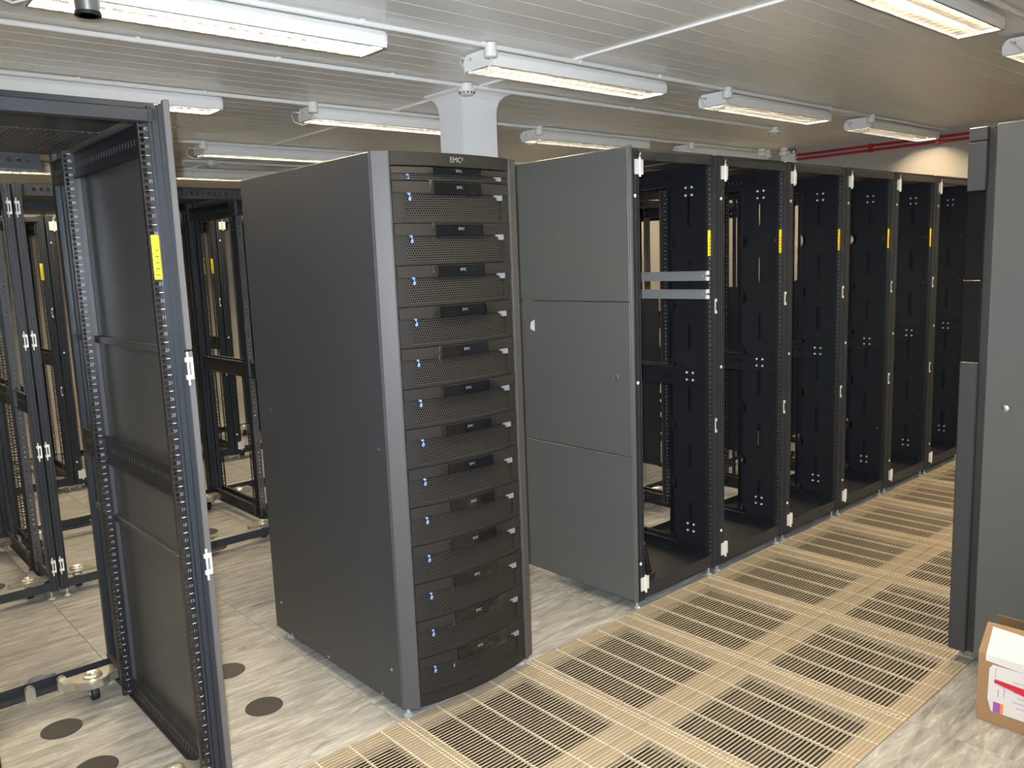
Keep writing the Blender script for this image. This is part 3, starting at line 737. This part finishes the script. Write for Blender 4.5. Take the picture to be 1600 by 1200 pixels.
# ------------------------------------------------------------------ grey cabinet at the right edge
gx, gy = 1.705, -1.222
t = thing('cabinet', 'tall grey cabinet with a thick front door standing behind the cardboard box', 'cabinet', (gx,gy,0))
GZ = 1.945
sp = obj('side_panel', MB().box(0.0,0.014,-0.99,0.0,0.045,GZ+0.004).mesh('side_panel', M['panel'], 0.003), t)
obj('lock', MB().lathe([(0.012,0),(0.012,-0.004),(0.007,-0.006),(0.0,-0.006)], ax='x', n=18).mesh('lock', M['steel'], smooth=True), sp, (0.0,-0.067,0.985))
obj('side_panel', MB().box(0.586,0.60,-0.99,0.0,0.045,GZ+0.004).mesh('side_panel', M['panel'], 0.003), t)
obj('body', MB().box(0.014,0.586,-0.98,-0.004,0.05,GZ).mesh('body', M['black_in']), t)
dr = obj('door', MB().box(0.0,0.60,0.028,0.088,0.055,1.140).mesh('door', M['emc'], 0.004), t)
obj('door_panel', MB().box(0.0,0.60,0.028,0.088,1.732,1.897).mesh('door_panel', M['emc'], 0.003), dr)
obj('door_cap', MB().box(0.0,0.60,0.028,0.088,1.899,GZ).mesh('door_cap', M['emc'], 0.003), dr)
obj('dark_pane', MB().box(0.002,0.598,0.030,0.087,1.142,1.428).mesh('dark_pane', M['glass'], 0.002), dr)
obj('dark_pane', MB().box(0.002,0.598,0.030,0.087,1.431,1.730).mesh('dark_pane', M['glass'], 0.002), dr)
obj('door_spine', MB().box(0.02,0.58,0.0,0.030,0.06,GZ-0.004).mesh('door_spine', M['rubber']), t)
for (x, y) in ((0.03,-0.04),(0.57,-0.04),(0.03,-0.95),(0.57,-0.95)): obj('levelling_foot', foot_m, t, (x,y,0))

# ------------------------------------------------------------------ cardboard box
bx0, bx1, by0, by1, bz = 1.367, 1.575, -1.86, -1.353, 0.235
t = thing('cardboard_box', 'open brown cardboard box with white shipping papers and a red strip', 'box', (0,0,0))
th = 0.005
g = MB(); g.box(bx0,bx1,by0,by1,0.0,th); g.box(bx0,bx0+th,by0,by1,th,bz); g.box(bx1-th,bx1,by0,by1,th,bz); g.box(bx0+th,bx1-th,by0,by0+th,th,bz); g.box(bx0+th,bx1-th,by1-th,by1,th,bz)
obj('carton', g.mesh('carton', M['card'], 0.001), t)
def flap(pts, n_off):
    a = [Vector(p) for p in pts]; n = Vector(n_off)
    g = MB(); g.add([*a, *[p+n for p in a]], [(0,1,2,3),(7,6,5,4),(0,4,5,1),(1,5,6,2),(2,6,7,3),(3,7,4,0)]); return g.mesh('flap', M['card'])
f1 = obj('flap', flap([(bx0,by1,bz),(bx0,by0,bz),(bx0+0.035,by0+0.01,bz+0.095),(bx0+0.035,by1-0.012,bz+0.095)], (0.004,0,0)), t)
obj('flap', flap([(bx1-th,by1,bz),(bx1-th,by0,bz),(1.502,by0+0.01,bz+0.085),(1.502,by1-0.006,bz+0.085)], (0.004,0,0)), t)
obj('flap', flap([(bx0+0.01,by0,bz),(bx1-0.01,by0,bz),(bx1-0.02,by0-0.06,bz+0.07),(bx0+0.02,by0-0.06,bz+0.07)], (0,0.004,0)), t)
def sheet(name, pts, m, off):
    # pts (y,z) on the face x = bx0
    return MB().prism(list(reversed(pts)), bx0-off, bx0-off+0.0012, 'x').mesh(name, m)
def leaf(y, k): return (bx0+0.035*k-0.0015, y, bz+0.095*k)
v = [leaf(-1.385,0.86),leaf(-1.50,0.80),(bx0-0.002,-1.495,bz-0.035),(bx0-0.002,-1.375,bz-0.022)]
g = MB(); g.add([leaf(-1.383,0.90),leaf(-1.497,0.84),(bx0-0.0012,-1.492,bz-0.002),(bx0-0.0012,-1.376,bz-0.002)],[(0,1,2,3)]); obj('address_label', g.mesh('address_label', M['paper']), t)
obj('address_label', sheet('address_label', [(-1.376,bz-0.002),(-1.492,bz-0.002),(-1.488,bz-0.030),(-1.376,bz-0.022)], M['paper'], 0.0014), t)
pw = obj('document_pouch', sheet('document_pouch', [(-1.398,0.205),(-1.62,0.205),(-1.62,0.045),(-1.398,0.045),(-1.386,0.085),(-1.388,0.190)], M['paper'], 0.0016), t)
g = MB()
for k in range(6): g.prism(list(reversed([(-1.46-0.01*(k%2),0.168-k*0.017),(-1.56,0.168-k*0.017),(-1.56,0.1665-k*0.017),(-1.46-0.01*(k%2),0.1665-k*0.017)])), bx0-0.0024, bx0-0.0016, 'x')
g.box(bx0-0.0024,bx0-0.0016,-1.418,-1.416,0.10,0.125); g.box(bx0-0.0024,bx0-0.0016,-1.435,-1.4335,0.105,0.15); g.box(bx0-0.0024,bx0-0.0016,-1.408,-1.4065,0.165,0.195)
obj('print', g.mesh('print', M['print']), pw)
obj('red_strip', MB().prism(list(reversed([(-1.405,0.158),(-1.60,0.150),(-1.60,0.118),(-1.50,0.130),(-1.405,0.148)])), bx0-0.006, bx0-0.0018, 'x').mesh('red_strip', M['redtape']), pw)
obj('purple_block', MB().box(bx0-0.0026,bx0-0.0016,-1.425,-1.404,0.046,0.080).mesh('purple_block', M['purple']), pw)
obj('orange_block', MB().box(bx0-0.0026,bx0-0.0016,-1.434,-1.425,0.046,0.080).mesh('orange_block', M['orange']), pw)
